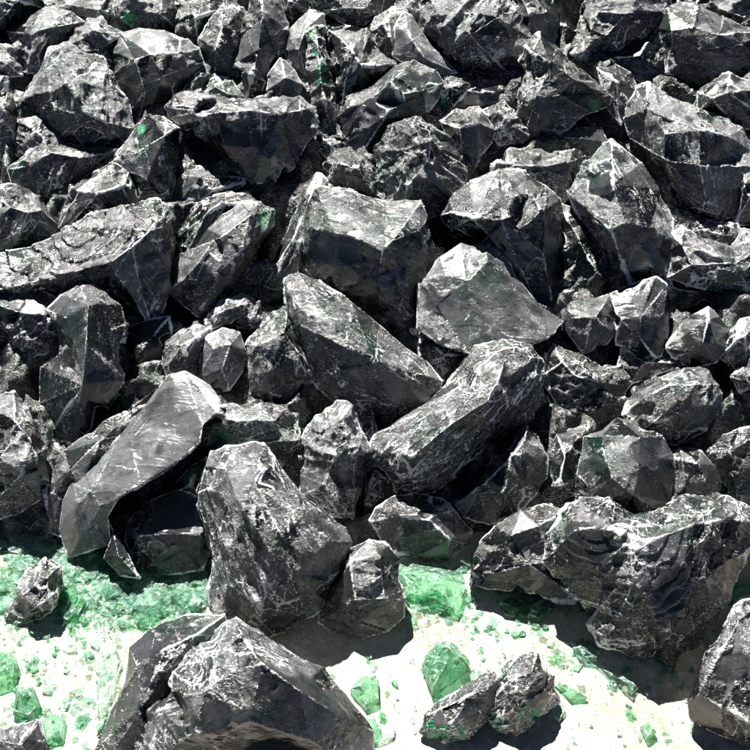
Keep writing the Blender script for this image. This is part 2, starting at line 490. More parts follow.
    for nm, arr in (('wear', np.clip(wr * wear * (1 - .75 * smk), 0, 1)), ('rough', vr), ('green', gr), ('dust', vd)):
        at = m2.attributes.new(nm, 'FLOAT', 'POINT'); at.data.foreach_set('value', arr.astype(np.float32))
    m2.polygons.foreach_set('use_smooth', np.ones(len(m2.polygons), bool))
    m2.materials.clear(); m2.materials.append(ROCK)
    o.location = org
    tag(o, label, cat, group)
    STATS.append(N)
    return o

def R(label, outline, ridge=(), **kw):
    make_rock(label, outline, ridge, **kw)

# ------------------------------------------------------------------ the pile, traced chunk by chunk (photo pixels; third value = bulge)
# --- top left: paler film values carry the glare haze
R('pale flat-topped rock at the extreme top left corner', [(0,0),(40,0),(45,9),(20,21),(7,31),(0,40)], z=-10, dust=1.6)
R('pale grey rock with jagged crest filling the top edge beside the corner rock', [(40,0),(120,0),(124,25),(107,30),(88,26),(69,16),(45,12)], [(70,5,12),(100,10,15)], z=-14, dust=1.7)
R('wide light grey rock with arched top above the big faceted left rock', [(7,31),(21,21),(45,9),(69,12),(85,21),(75,35),(48,54),(42,72),(20,72),(12,42)], [(28,34,14),(55,26,18),(38,55,10)], dust=1.7, rough=.8)
R('speckled grey rock wedged between the arched rock and the star-glinting rock', [(46,56),(75,33),(88,21),(101,19),(107,26),(123,33),(111,52),(116,64),(104,66),(80,58)], [(95,32,16),(98,50,14)], z=4, dust=1.3)
R('big faceted rock with pale speckled top and black underside, upper left', [(42,72),(52,57),(69,52),(90,57),(104,64),(118,83),(130,104),(133,128),(125,141),(110,150),(75,148),(58,137),(45,117),(28,99)],
  [(66,84,32),(45,111,12),(62,111,24),(83,112,28),(104,121,22),(122,136,5)], z=4, dust=1.5, rough=.8)
R('smooth grey-topped rock with two bright mirror facets beside the big faceted rock', [(111,52),(121,36),(139,29),(163,31),(180,40),(198,49),(203,62),(190,80),(175,97),(150,115),(137,122),(130,104),(118,83),(112,66)],
  [(135,60,22),(150,54,24),(178,54,14),(163,76,20),(145,92,16)], dust=1.1, rough=.35)
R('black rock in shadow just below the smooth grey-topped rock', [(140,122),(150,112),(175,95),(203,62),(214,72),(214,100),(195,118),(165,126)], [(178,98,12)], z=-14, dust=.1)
R('sliver of grey rock on the left edge level with the arched rock', [(0,46),(10,43),(18,58),(22,76),(5,78),(0,76)], z=-6, dust=1.2)
R('tall rounded grey rock cut by the left edge below the corner', [(0,75),(8,78),(14,97),(18,120),(20,145),(12,165),(0,172)], [(4,110,14)], dust=1.0)
R('small dark triangular rock behind the long flat black rock on the left', [(20,121),(45,114),(54,125),(64,143),(60,160),(30,165),(17,155)], [(36,132,12),(48,145,10)], z=-2, dust=.7)
R('long low black rock with light upper edge above the left block', [(10,170),(21,158),(45,144),(62,145),(83,149),(118,149),(112,160),(88,175),(72,186),(60,205),(40,207),(15,185)],
  [(30,166,12),(50,152,15),(80,158,12),(100,154,6)], dust=.5, rough=.6)
R('block with a flat oval grey top beside the green-dotted glassy rock', [(57,232),(65,200),(75,185),(90,173),(110,165),(128,171),(135,190),(135,214),(112,218),(86,222),(60,236)],
  [(76,190,14),(98,193,20),(122,187,16),(128,176,8)], dust=.9, rough=.5)
R('smooth glassy rock with a bright green dot on its upper left edge', [(108,164),(120,150),(133,132),(148,118),(166,118),(179,128),(178,150),(174,175),(170,205),(150,210),(135,205),(130,185),(126,172)],
  [(140,150,15),(165,135,20),(160,165,16),(146,180,14)], z=4, dust=1.0, rough=.4, green=[(141,129,6)])
R('charcoal rock against the top edge with a small green patch on its left side', [(121,8),(125,0),(165,0),(178,8),(178,28),(165,33),(150,32),(139,31),(128,30),(121,20)], [(140,8,12),(160,14,16)], z=-2, dust=.8, green=[(128,19,7)])
R('black rock at the top edge between the green-patched rock and the bluish rock', [(175,0),(216,0),(224,8),(208,24),(199,44),(190,47),(178,40),(172,22)], [(195,18,14)], z=-6, dust=.15)
R('bluish dark angular rock with thin white edges near the top left', [(199,38),(208,21),(222,7),(243,12),(250,35),(235,59),(234,75),(215,76),(203,62)], [(222,28,15),(215,50,14)], dust=.4, rough=.5)
R('tiny white-edged rock lodged in the gap under the bluish angular rock', [(193,100),(205,90),(215,74),(232,80),(242,97),(225,108),(205,108)], [(215,86,9),(228,94,8)], z=-8, dust=.8)
R('rounded speckled rock standing upright left of the pale smooth wedge', [(233,66),(243,35),(250,8),(262,-2),(280,3),(289,25),(286,45),(278,65),(267,90),(247,98),(238,85)], [(262,18,20),(258,50,18),(272,40,14)], z=2, dust=.8, rough=.6)
R('black-fronted boulder with a bright flat top strip, upper left of centre', [(168,108),(178,97),(190,94),(205,97),(240,99),(270,98),(297,99),(311,110),(314,130),(300,150),(292,166),(275,179),(250,182),(228,166),(208,146),(195,130),(182,124),(172,118)],
  [(180,104,10),(196,112,18),(215,113,28),(250,110,32),(282,113,28),(300,110,14),(225,145,22),(265,150,22)], z=8, dust=.9, rough=.65, sm=[(230,145,22),(275,148,20)])
R('grey streaked rock half hidden below the black-fronted boulder', [(173,172),(190,167),(215,168),(230,178),(242,183),(225,197),(205,212),(188,222),(174,210)], [(200,178,12),(212,190,10)], z=-6, dust=.8)
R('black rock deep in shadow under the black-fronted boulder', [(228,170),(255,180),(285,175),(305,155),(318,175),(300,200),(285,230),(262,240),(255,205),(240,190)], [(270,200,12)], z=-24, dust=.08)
# --- top middle
R('small whitish rock at the top edge above the pale smooth wedge', [(284,0),(313,0),(308,10),(292,20),(283,14)], z=-4, dust=1.2)
R('pale smooth wedge of glass leaning left of the green-streaked pillar', [(283,50),(286,35),(297,22),(309,10),(323,14),(326,28),(314,34),(311,60),(309,82),(300,83),(290,66)], [(306,28,12),(298,50,14)], z=2, dust=1.6, rough=.15, scoops=2)
R('curved pale shell-like glass piece below the pale smooth wedge', [(266,90),(268,76),(281,57),(295,69),(302,84),(301,95),(278,100)], [(285,78,9)], z=3, dust=1.5, rough=.1, scoops=2)
R('upright pillar-shaped rock streaked with green, top centre left', [(308,35),(315,28),(323,29),(329,52),(333,87),(341,114),(341,135),(323,141),(313,118),(308,75)], [(318,45,10),(321,80,12),(327,115,12)], z=8, dust=.5, rough=.9, green=[(313,36,8),(316,50,8),(319,66,7),(322,80,5)])
R('large rock with shell-like curved fractures right of the green-streaked pillar', [(325,26),(344,24),(365,31),(379,55),(397,64),(390,74),(372,88),(354,102),(341,116),(332,87),(327,52)], [(340,38,14),(352,50,22),(362,66,22),(345,80,18)], dust=1.2, rough=.4, scoops=6, ribs=(330,50,60,9))
R('dark rock with a white lower rim pressed against the top edge', [(311,0),(388,0),(382,14),(368,22),(354,28),(340,24),(325,16),(314,10)], [(345,8,14),(365,8,12)], dust=.3, rough=.8)
R('speckled dark grey rock between the dark rimmed rock and the pale slab', [(367,38),(368,28),(379,16),(393,5),(405,0),(412,20),(405,45),(398,65),(385,58)], [(386,24,14),(392,42,14)], z=-1, dust=.7, rough=.9)
R('smooth pale slab of glass running down to the right, top centre', [(393,55),(396,25),(404,13),(412,16),(423,33),(440,55),(457,72),(445,76),(420,66),(402,62)], [(412,40,7),(425,58,7)], z=10, dust=1.6, rough=.08, scoops=1)
R('large boulder thick with white speckles at the top edge right of centre', [(408,10),(412,0),(505,0),(520,20),(531,40),(528,60),(518,82),(500,78),(488,76),(470,74),(455,70),(440,56),(424,34)],
  [(440,15,22),(470,12,30),(498,16,26),(512,38,18),(470,35,30),(450,45,18),(492,48,18)], dust=1.0, rough=1.0)
R('broad brownish black rock with a smooth face in the upper centre', [(341,116),(351,100),(365,90),(379,80),(396,66),(413,62),(434,71),(443,83),(438,100),(425,117),(405,124),(378,150),(360,156),(346,141)],
  [(362,104,14),(392,82,22),(402,93,24),(424,90,16),(384,118,20)], z=6, dust=.6, rough=.25, scoops=4)
R('black jagged rock in the gap beneath the large speckled boulder', [(434,84),(450,73),(480,74),(505,76),(516,84),(512,105),(485,114),(457,114),(440,122),(430,104)], [(468,90,12),(495,92,10)], z=-6, dust=.15, green=[(442,98,5)])
R('rounded rock with a white chipped crown at the upper centre', [(373,152),(385,135),(403,120),(417,117),(434,124),(450,140),(461,156),(466,174),(462,197),(448,212),(425,219),(400,215),(385,197),(377,172)],
  [(412,126,22),(430,142,30),(430,158,30),(440,180,22),(402,150,24),(408,185,22)], z=4, dust=.7, rough=.8)
R('flat-sided grey rock right of the chip-crowned rock', [(441,122),(455,112),(479,108),(490,118),(498,130),(491,143),(481,156),(476,170),(464,168),(450,142)], [(460,128,14),(478,124,16),(482,140,10)], z=1, dust=1.0, rough=.5)
R('small dark rock left of the chip-crowned rock', [(327,164),(337,153),(350,151),(363,154),(374,166),(384,181),(384,200),(365,205),(345,200),(328,190)], [(342,164,14),(358,168,16),(366,184,14)], z=-1, dust=.5, rough=.8)
R('small black stone in the shadow under the green-streaked pillar', [(316,132),(335,136),(345,142),(345,156),(330,162),(318,150)], [(331,145,8)], z=-5, dust=.2)
# --- top right
R('bluish rock at the top edge right of the large speckled boulder', [(508,0),(566,0),(560,20),(556,40),(548,48),(540,42),(531,40),(522,20)], [(530,14,12),(548,12,14)], z=-1, dust=.8, rough=.4)
R('rock with a bright narrow ridge ending in a green tip, upper right', [(522,60),(526,47),(540,40),(556,50),(577,67),(600,84),(612,97),(607,106),(590,113),(570,127),(545,138),(525,132),(518,112),(520,85)],
  [(532,52,16),(552,62,20),(578,80,18),(600,94,8),(560,95,18),(535,100,18)], z=7, dust=.45, rough=.7, green=[(596,106,6)])
R('rock with a streaky pale left side and dark hollow centre at the top right', [(570,57),(575,36),(583,15),(590,0),(655,0),(674,12),(667,28),(645,42),(612,54),(590,60)], [(590,30,14),(598,10,18),(628,12,22),(640,28,14),(606,36,16)], dust=.8, rough=.75)
R('dim black slab tucked beneath the streaky top right rock', [(572,60),(612,53),(660,24),(672,45),(668,75),(645,82),(625,78),(598,70)], [(640,55,10)], z=-8, dust=.06, rough=.2)
R('broad dark rock with a pale rim hanging over the right-hand gap', [(658,30),(668,10),(680,3),(700,6),(722,20),(742,28),(750,30),(750,70),(732,76),(712,86),(690,82),(668,72)], [(672,30,14),(694,28,20),(720,34,20),(742,44,14),(700,50,18)], z=2, dust=.9, rough=.5)
R('pale crumbly rock in the extreme top right corner', [(672,0),(750,0),(750,30),(735,25),(715,20),(698,10),(680,4)], [(725,10,10)], z=-5, dust=1.4, rough=1.0)
R('smooth dim rock showing faintly in the gap right of the green-tipped rock', [(596,68),(615,64),(630,73),(640,92),(632,112),(620,124),(608,110),(603,90)], [(617,82,10)], z=-8, dust=.5, rough=.3)
R('big blocky rock with light ribbed top below the upper right corner', [(624,120),(626,104),(638,90),(650,86),(664,94),(680,100),(695,106),(722,117),(740,130),(748,150),(750,165),(748,188),(738,216),(712,218),(690,213),(672,192),(660,168),(645,150),(630,138)],
  [(648,108,22),(640,138,10),(665,133,26),(700,129,32),(728,136,22),(663,160,20),(700,165,26),(706,200,16)], z=6, dust=1.1, rough=.75, grain=(.1,1))
R('sharp-peaked rock near the right edge above the big blocky rock', [(699,92),(712,82),(730,74),(741,80),(750,88),(750,125),(738,130),(722,117),(702,108)], [(712,98,14),(727,92,20),(742,104,12)], z=2, dust=.9, rough=.6)
R('greenish dim rock in the dark cleft above the pyramid rock', [(556,138),(575,127),(601,130),(608,143),(592,158),(570,156)], [(582,138,8)], z=-10, dust=.8, rough=.3)
R('dark curved rock with one bright ridge left of the cleft, upper right', [(478,112),(495,105),(505,103),(522,118),(535,135),(522,144),(500,146),(487,132)], [(500,114,10),(514,126,12),(500,132,9)], z=-2, dust=.4, rough=.8)
R('low light grey rock behind and left of the pyramid rock', [(492,180),(498,165),(511,152),(528,149),(552,156),(573,149),(584,156),(577,178),(562,205),(530,200),(505,190)], [(515,165,14),(545,166,14),(570,162,12)], z=-2, dust=1.3, rough=.6)
R('pyramid-shaped rock with pale streaked faces and black base, right of centre', [(570,194),(585,170),(605,146),(613,141),(642,163),(660,190),(673,218),(674,240),(671,262),(668,284),(650,277),(632,287),(615,264),(595,237),(578,212)],
  [(612,158,16),(613,185,30),(582,206,8),(611,229,30),(625,223,32),(650,228,24),(645,258,14)], z=9, dust=1.1, rough=.75, grain=(.5,1), sm=[(645,258,22),(600,185,12)])
R('cube-like rock with bright top and black left face at centre right', [(443,216),(450,195),(470,180),(500,174),(525,177),(545,187),(558,200),(561,216),(558,250),(556,280),(552,306),(535,301),(515,281),(500,258),(489,243),(470,236),(448,230)],
  [(452,212,12),(475,218,26),(500,219,32),(530,209,30),(545,211,26),(545,255,22),(512,245,22)], z=5, dust=1.3, rough=.7, sm=[(505,258,34)])
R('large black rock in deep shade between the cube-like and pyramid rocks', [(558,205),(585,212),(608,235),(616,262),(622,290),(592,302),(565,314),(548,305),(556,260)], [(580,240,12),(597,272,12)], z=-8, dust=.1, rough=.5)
R('dark greenish rock at the right edge beside the big blocky rock', [(742,150),(750,140),(750,226),(735,224),(738,200)], z=-6, dust=.3)
R('thin black rock filling the gap below the big blocky rock', [(668,205),(690,212),(715,222),(738,222),(745,240),(715,244),(690,240),(674,232)], [(705,230,6)], z=-8, dust=.1)
# --- middle left
R('rock on the left edge with grey smooth top and black lower face', [(0,182),(17,186),(38,197),(50,212),(58,224),(52,238),(30,249),(8,255),(0,252)], [(10,206,18),(28,212,20),(42,210,14),(20,232,14)], z=2, dust=.9, rough=.55)
R('long ridge-backed boulder with scalloped grey top reaching to the left edge', [(0,258),(35,246),(70,228),(87,218),(120,207),(153,203),(170,209),(173,222),(172,250),(170,285),(160,312),(148,322),(130,305),(110,287),(100,292),(60,296),(30,296),(0,298)],
  [(0,290,10),(35,285,16),(70,272,24),(108,264,30),(132,246,32),(150,230,30),(166,226,16),(140,275,18)], z=10, dust=1.25, rough=.45, scoops=6, grain=(.5,-1), ribs=(60,200,130,14), sm=[(160,270,22)])
R('brownish black rock below the long ridge-backed boulder on the left edge', [(0,296),(40,290),(64,300),(66,332),(50,352),(28,356),(10,340),(0,322)], [(20,312,14),(45,315,14)], z=0, dust=.45, rough=.6)
R('tall dark slab with a light pentagonal left face below the long boulder', [(48,312),(62,297),(80,287),(103,297),(119,308),(121,325),(118,350),(121,380),(112,402),(95,422),(80,442),(65,447),(50,432),(40,402),(42,367),(58,355),(60,345),(55,325)],
  [(66,318,18),(88,305,28),(86,342,30),(82,385,26),(70,345,16),(104,345,14),(68,400,12)], z=12, dust=.7, rough=.55, grain=(0,1), sm=[(68,325,16),(100,390,22)])
R('long pale grooved rock slanting beneath the bright green corner, left of centre', [(168,290),(170,268),(180,255),(195,248),(208,230),(222,214),(240,205),(258,205),(271,211),(272,226),(258,246),(249,270),(236,290),(218,308),(200,312),(185,302)],
  [(180,282,10),(200,262,20),(222,236,24),(250,215,18),(215,280,20),(240,250,22)], z=8, dust=1.3, rough=.55, green=[(264,218,9),(220,298,9)], grain=(.7,-1))
R('dark streaked rock behind the long pale grooved rock', [(174,238),(190,213),(205,199),(225,194),(246,194),(262,205),(240,212),(215,232),(200,252),(184,260)], [(205,215,12),(225,204,12)], z=-2, dust=.45, rough=.6)
R('black rock in the dark hollow right of the tall slab', [(120,330),(148,322),(168,318),(172,345),(162,372),(150,398),(125,396),(117,362)], [(142,350,12)], z=-12, dust=.1, rough=.15)
R('black smooth rock under the tall slab and left of the glassy cluster', [(85,440),(100,420),(118,395),(150,390),(170,378),(160,400),(135,410),(110,430)], [(128,410,6)], z=-14, dust=.1, rough=.2)
R('small white-crusted rock on top of the glassy cluster', [(204,320),(211,308),(222,300),(243,293),(257,303),(262,322),(250,330),(230,324),(210,331)], [(220,312,12),(240,304,16),(248,316,10)], z=3, dust=1.2, rough=1.0)
R('lumpy grey stone at the left end of the glassy cluster', [(160,355),(165,342),(178,333),(194,328),(208,331),(209,353),(198,375),(185,384),(165,378)], [(180,345,12),(195,340,12),(185,362,12)], z=1, dust=.9, rough=.7)
R('smooth milky stone at the middle of the glassy cluster', [(205,337),(222,328),(240,333),(245,350),(242,372),(230,390),(212,392),(199,377)], [(214,348,12),(230,345,14),(222,370,12)], z=4, dust=1.4, rough=.15, scoops=3)
R('speckled round-backed rock between the glassy cluster and the long central rock', [(242,345),(257,332),(272,320),(287,311),(297,320),(305,338),(316,357),(318,378),(300,398),(272,404),(250,397),(238,374)],
  [(262,345,18),(285,330,22),(298,352,20),(270,372,18),(295,380,14)], z=-2, dust=.8, rough=.8)
R('small black stone above the speckled round-backed rock', [(238,300),(254,298),(268,312),(280,326),(262,334),(245,342),(236,322)], [(256,314,10)], z=-8, dust=.4, rough=.8)
R('thin flat-edged sliver leaning against the big central block', [(264,285),(275,258),(290,225),(305,195),(318,177),(328,183),(318,198),(314,230),(310,265),(296,284),(277,289)], [(292,240,12),(312,195,10),(300,255,10)], z=-1, dust=1.1, rough=.7, grain=(.4,-1))
R('big central block with white chipped top and smooth black front', [(309,207),(318,191),(340,192),(362,197),(385,202),(417,206),(425,216),(423,240),(424,284),(414,316),(400,329),(379,321),(354,303),(323,286),(306,269),(308,235)],
  [(313,230,14),(335,232,28),(358,240,34),(382,252,38),(393,240,38),(420,230,14),(378,285,28),(340,262,22),(404,300,14)], z=8, dust=1.3, rough=.65, scoops=5, grain=(1,.6), sm=[(345,262,28),(375,290,24),(325,250,16)])
R('large rock with broad smooth bluish facet and flaked left corner, centre', [(420,304),(424,275),(440,258),(462,245),(474,249),(489,240),(502,258),(520,283,2),(540,305,4),(563,321,6),(545,336,18),(520,347,22),(500,352,26),(470,352,28),(440,342,22),(420,328,10)],
  [(445,275,14),(468,280,18),(484,264,12),(436,305,16)], z=7, dust=1.15, rough=.15, scoops=3)
R('black rock in shadow under the smooth bluish-faceted rock', [(412,330),(440,338),(475,348),(490,352),(468,366),(450,384),(438,380),(422,362)], [(445,355,8)], z=-10, dust=.1)
R('long spearhead-shaped rock slanting down right through the centre', [(289,283),(300,274),(322,281),(350,301),(378,325),(403,346),(425,362),(441,380),(438,394),(420,406),(395,412),(365,410),(335,402),(318,387),(306,366),(298,335),(290,307)],
  [(302,325,14),(320,334,24),(345,346,30),(375,362,30),(405,380,18),(340,370,22),(370,388,18)], z=6, dust=1.0, rough=.7, grain=(1,.75))
# --- middle right
R('rock with smooth slanting top left of the glassy star-glint block', [(562,322),(570,308),(590,300),(611,293),(616,312),(616,335),(608,344),(583,355),(570,337)], [(575,318,8),(596,316,14),(608,328,10),(588,338,8)], z=3, dust=.9, rough=.3)
R('glassy black block with a grey mirror band under the pyramid rock', [(611,294),(625,287),(642,281),(656,278),(666,286),(668,318),(667,344),(656,358),(635,350),(616,344),(613,320)], [(618,318,12),(640,318,16),(664,316,8),(640,338,14),(632,300,8)], z=5, dust=.6, rough=.12, scoops=3)
R('jagged dark rock with white-edged peak below the mirror-band block', [(544,377),(549,360),(556,346),(568,350),(580,356),(600,365),(622,364),(628,385),(620,405),(600,420),(575,417),(558,407)], [(562,362,12),(575,375,14),(600,382,14),(585,398,10)], z=-3, dust=.4, rough=.9)
R('small dark rock beneath the mirror-band block', [(622,345),(645,352),(664,358),(684,362),(670,370),(648,378),(630,384),(618,368)], [(645,362,8)], z=-8, dust=.3)
R('rock with bright smooth left facet in the middle of the right side', [(668,347),(676,333),(684,320),(697,312),(708,306),(719,317),(729,330),(727,348),(716,363),(690,367),(674,357)], [(690,352,12),(703,343,18),(708,320,16),(716,342,10)], z=4, dust=1.2, rough=.4)
R('white-crusted rock with a green smooth hollow at the right edge', [(667,278),(670,252),(673,234),(684,230),(697,236),(715,240),(733,246),(750,242),(750,290),(730,294),(705,290),(685,284)], [(682,245,14),(692,264,20),(712,262,14),(735,262,16),(720,282,12)], z=4, dust=1.1, rough=.75)
R('pale wedge rock at the right edge above the white-crusted rock', [(731,246),(741,230),(750,224),(750,262),(738,256)], z=2, dust=1.3)
R('black rock filling the shadow below the white-crusted right edge rock', [(672,288),(700,292),(750,296),(750,318),(728,322),(706,302),(684,314),(668,325)], [(705,300,4)], z=-14, dust=.08)
R('streaked grey rock at the right edge beside the bright smooth-faceted rock', [(720,356),(728,335),(740,319),(750,312),(750,368),(735,370)], [(738,340,12)], z=2, dust=1.2, rough=.8)
R('small round stone at the right edge next to the oval rock', [(731,376),(740,369),(750,368),(750,400),(738,392)], z=-2, dust=.9)
# --- lower left
R('bright rock at the left edge with a black shaded base, above the green shards', [(0,400),(14,396),(24,408),(38,422),(45,436),(47,457),(51,481),(42,500),(21,514),(0,519)], [(15,420,20),(32,440,20),(0,474,12),(20,476,20),(40,470,14)], z=8, dust=1.6, rough=.9)
R('dark glassy rock forming the back half of the big tilted slab, lower left', [(48,518),(52,484),(66,453),(82,438),(97,425),(118,415),(135,408),(150,404),(150,430),(120,480),(90,525),(62,535),(52,530)], [(70,470,14),(100,440,16),(80,490,16)], z=2, dust=.8, rough=.6)
R('big tilted slab with a broad smooth pale grey face, left of the ribbed boulder', [(66,500,0),(74,482,2),(87,470,2),(105,452,3),(121,436,3),(135,420,3),(146,405,3),(158,390,2),(168,379,0),(183,374,0),(208,388,6),(218,402,16),(213,418,27),(201,426,32),(198,443,34),(184,457,36),(153,477,37),(132,488,37),(119,499,35),(110,515,26),(115,527,10),(112,541,8),(90,549,6),(70,555,0),(62,527,0)],
  [(78,502,17),(92,492,24),(100,505,26),(88,528,16)], z=12, dust=1.9, rough=.12, scoops=0, thick=.8, sm=[(175,420,30)])
R('black rock with bluish flat top below the big tilted slab', [(125,540),(128,520),(140,508),(158,498),(180,492),(205,500),(212,520),(212,552),(200,567),(165,572),(138,564)], [(138,536,12),(165,534,16),(200,535,12)], z=3, dust=.8, rough=.4, sm=[(170,520,26)])
R('black glass splinter jutting onto the green shards', [(104,558),(114,534),(123,545),(131,560),(140,578),(120,576)], [(118,555,8)], z=12, dust=.3, rough=.15, scoops=1, group='')
R('dark rock with a painted green glow in the gap under the tilted slab', [(160,500),(172,488),(190,468),(206,458),(213,480),(208,502),(185,505)], [(190,485,8)], z=-3, dust=.3, green=[(192,480,9),(185,492,6)])
R('whitish green rock between the tilted slab and the bright shell rock', [(212,425),(222,408),(232,404),(245,410),(258,404),(272,403),(286,409),(299,428),(305,440),(294,460),(282,468),(262,455),(240,453),(220,455),(208,444)],
  [(228,420,12),(250,425,14),(275,420,18),(285,440,14),(262,440,10)], z=2, dust=1.3, rough=.8, green=[(222,438,8)])
R('small bright rock with glaring white left side and dark right flank', [(300,474),(303,450),(306,429),(316,415),(337,405),(350,408),(358,416),(362,436),(369,453),(366,470),(360,495),(354,519),(340,517),(320,505),(302,496)],
  [(318,432,16),(340,420,18),(335,455,22),(355,455,14),(325,485,18),(345,490,10)], z=5, dust=1.8, rough=.9)
R('big ribbed boulder with white grooved edges in the lower centre', [(206,470),(212,453),(235,450),(262,449),(275,461),(288,478),(303,497),(325,512),(343,527),(350,543),(347,558),(338,576),(322,597),(305,617),(285,630),(260,635),(240,627),(222,612),(214,590),(214,560),(206,530),(200,505),(203,485)],
  [(225,468,20),(258,465,22),(275,490,30),(300,520,32),(330,540,20),(245,510,36),(270,550,38),(295,575,30),(230,560,24),(262,600,22)], z=10, g=True, dust=1.0, rough=.95, scoops=5, wear=1.2, grain=(.45,1))
R('narrow leaf-shaped slab standing at the left foot of the ribbed boulder', [(206,590),(212,560),(222,570),(232,592),(238,622),(222,622),(209,610)], [(220,595,8)], g=True, z=16, dust=.9, rough=.9, grain=(0,1))
R('smooth dark rock with thin white cracks right of the ribbed boulder base', [(319,622),(326,598),(338,570),(350,549),(370,541),(386,547),(396,560),(399,582),(405,600),(403,616),(388,628),(362,638),(335,633)],
  [(350,560,16),(378,556,14),(355,600,20),(385,598,16),(360,622,12)], g=True, z=4, dust=.7, rough=.5, sm=[(345,585,18)])
R('knobbly long boulder slanting up right, just below the photo centre', [(373,448),(378,435),(400,420),(425,405),(448,388),(461,365),(475,348),(500,345),(525,352),(538,370),(541,395),(531,416),(510,432),(482,456),(457,477),(437,491),(415,496),(398,488),(383,470)],
  [(392,440,14),(415,432,24),(445,410,28),(470,380,26),(505,360,26),(528,385,16),(492,398,40),(450,425,42),(412,456,30),(470,455,14)], z=10, dust=.7, rough=.95, wear=1.2, grain=(1,-.8))
R('deep bluish black rock in the hollow below the knobbly long boulder', [(368,523),(376,508),(396,496),(420,495),(440,498),(455,510),(472,530),(470,545),(448,562),(413,557),(388,545)], [(400,515,12),(430,520,16),(450,540,12)], z=-4, dust=.6, rough=.5)
R('black rock hidden behind the bright rock in the central hollow', [(355,410),(372,408),(385,470),(400,492),(380,508),(366,500),(366,470),(360,440)], [(374,470,6)], z=-16, dust=.06)
R('grey pointed rock below the right end of the knobbly long boulder', [(456,503),(476,484),(490,467),(505,449),(517,432),(527,426),(538,437),(546,455),(546,476),(536,497),(520,513),(500,519),(480,521),(465,517)],
  [(488,480,14),(512,455,18),(525,440,14),(505,490,18),(528,480,12)], z=1, dust=1.1, rough=.6)
R('black rock in the gap right of the grey pointed rock, tinged green', [(542,490),(550,455),(557,435),(570,429),(584,430),(585,457),(580,488),(562,504)], [(565,455,12),(560,480,10)], z=-6, dust=.3, rough=.7)
# --- lower right
R('rounded oval rock on the right with fine parallel white lines', [(623,414),(628,402),(636,388),(656,375),(684,368),(705,371),(718,386),(718,408),(706,430),(684,442),(662,442),(642,432)],
  [(645,398,16),(670,385,22),(695,384,20),(705,405,16),(678,415,26),(655,422,16)], z=2, dust=1.0, rough=.8, grain=(1,-.8))
R('many-sided boulder with a hexagonal grey front facet, lower right', [(577,486),(581,457),(584,437),(604,431),(618,420),(632,421),(643,431),(662,438),(672,456),(671,480),(671,502),(657,513),(639,516),(618,520),(600,513),(582,504)],
  [(602,436,12),(608,465,26),(612,478,28),(638,470,30),(641,436,18),(632,494,28),(652,506,12),(592,488,12),(655,460,18)], z=14, dust=1.0, rough=.4, scoops=3, sm=[(648,455,16),(595,465,12)])
R('small grey-topped rock right of the hexagon-faced boulder', [(668,455),(680,447),(701,450),(715,466),(723,484),(716,498),(690,506),(670,500)], [(682,460,12),(698,464,16),(705,482,14),(685,486,12)], z=2, dust=1.0, rough=.5)
R('black rock with long curved white lines at the right edge, lower half', [(708,452),(716,442),(725,435),(738,430),(750,427),(750,525),(735,508),(724,488),(715,468)], [(728,450,12),(740,470,14)], z=0, dust=.3, rough=.6, ribs=(700,520,90,9))
R('dark rock whose front overhangs the white ground, left of the huge boulder', [(470,572),(474,556),(480,542),(495,525),(520,509),(550,505),(568,512),(560,530),(556,550),(560,575),(572,594),(550,596),(530,593),(495,589),(472,584)],
  [(490,552,12),(510,535,20),(540,525,20),(495,575,10),(530,565,18)], g=True, z=14, dust=.7, rough=.8, sm=[(530,578,14)])
R('huge dark boulder with layered curved ribs over the white ground', [(549,560),(553,530),(565,510),(582,499),(610,502),(635,516),(655,514),(680,500),(715,496),(738,503),(750,525),(748,550),(736,570),(730,595),(708,625),(690,648),(671,661),(650,656),(630,653),(612,646),(600,630),(585,611),(570,592),(555,577)],
  [(575,530,24),(610,530,34),(650,540,42),(690,525,36),(725,520,22),(600,580,28),(640,590,40),(680,580,36),(713,574,24),(677,620,30),(655,643,22)], g=True, z=6, dust=.75, rough=.85, scoops=6, wear=1.1, ribs=(590,480,175,12), sm=[(668,600,30),(590,545,22)])
# --- foreground
R('grey streaked rock lying alone on green shards at the left', [(8,616),(14,600),(20,586),(28,571),(45,557),(60,566),(63,585),(52,612),(38,620),(20,623)], [(24,595,12),(45,575,16),(50,598,14),(30,610,12)], g=True, dust=1.5, rough=.9, thick=.7, group='')
R('smooth dark rock with a green edge behind the foremost boulder', [(95,748),(104,730),(113,712),(125,682),(128,648),(150,632),(185,618),(222,618),(232,640),(205,690),(170,750),(130,765),(96,760)], [(135,665,18),(165,650,24),(195,635,20),(140,710,24)], g=True, z=0, dust=.55, rough=.3, scoops=4, group='')
R('foremost large boulder with smooth black front and bright chipped crest', [(140,728),(146,706),(165,685),(185,660),(210,638),(235,620),(250,630),(265,636),(295,654),(322,667),(338,690),(355,711),(369,730),(366,760),(300,790),(200,795),(130,780)],
  [(155,712,20),(180,700,38),(205,690,48),(235,668,52),(262,664,56),(300,690,46),(335,712,26),(190,735,40),(250,720,58),(310,740,40)], g=True, z=14, dust=1.0, rough=.75, scoops=6, group='', grain=(1,.55), sm=[(305,722,48),(215,722,20),(262,740,30)])
R('grey smooth-faced rock in the bottom left corner', [(0,736),(17,725),(38,722),(46,740),(48,765),(0,780)], [(20,745,14)], g=True, dust=1.2, rough=.3, thick=.6, group='')
R('dark angular stone standing in front of the bright green shard', [(422,730),(424,716),(434,703),(448,694),(462,685),(478,678),(492,671),(497,680),(497,700),(490,716),(470,738),(434,742)], [(440,708,12),(470,695,16),(488,688,10),(450,728,14),(480,712,12)], g=True, dust=.8, rough=.5, thick=.7, green=[(440,734,9),(430,724,6),(460,733,6)], group='')
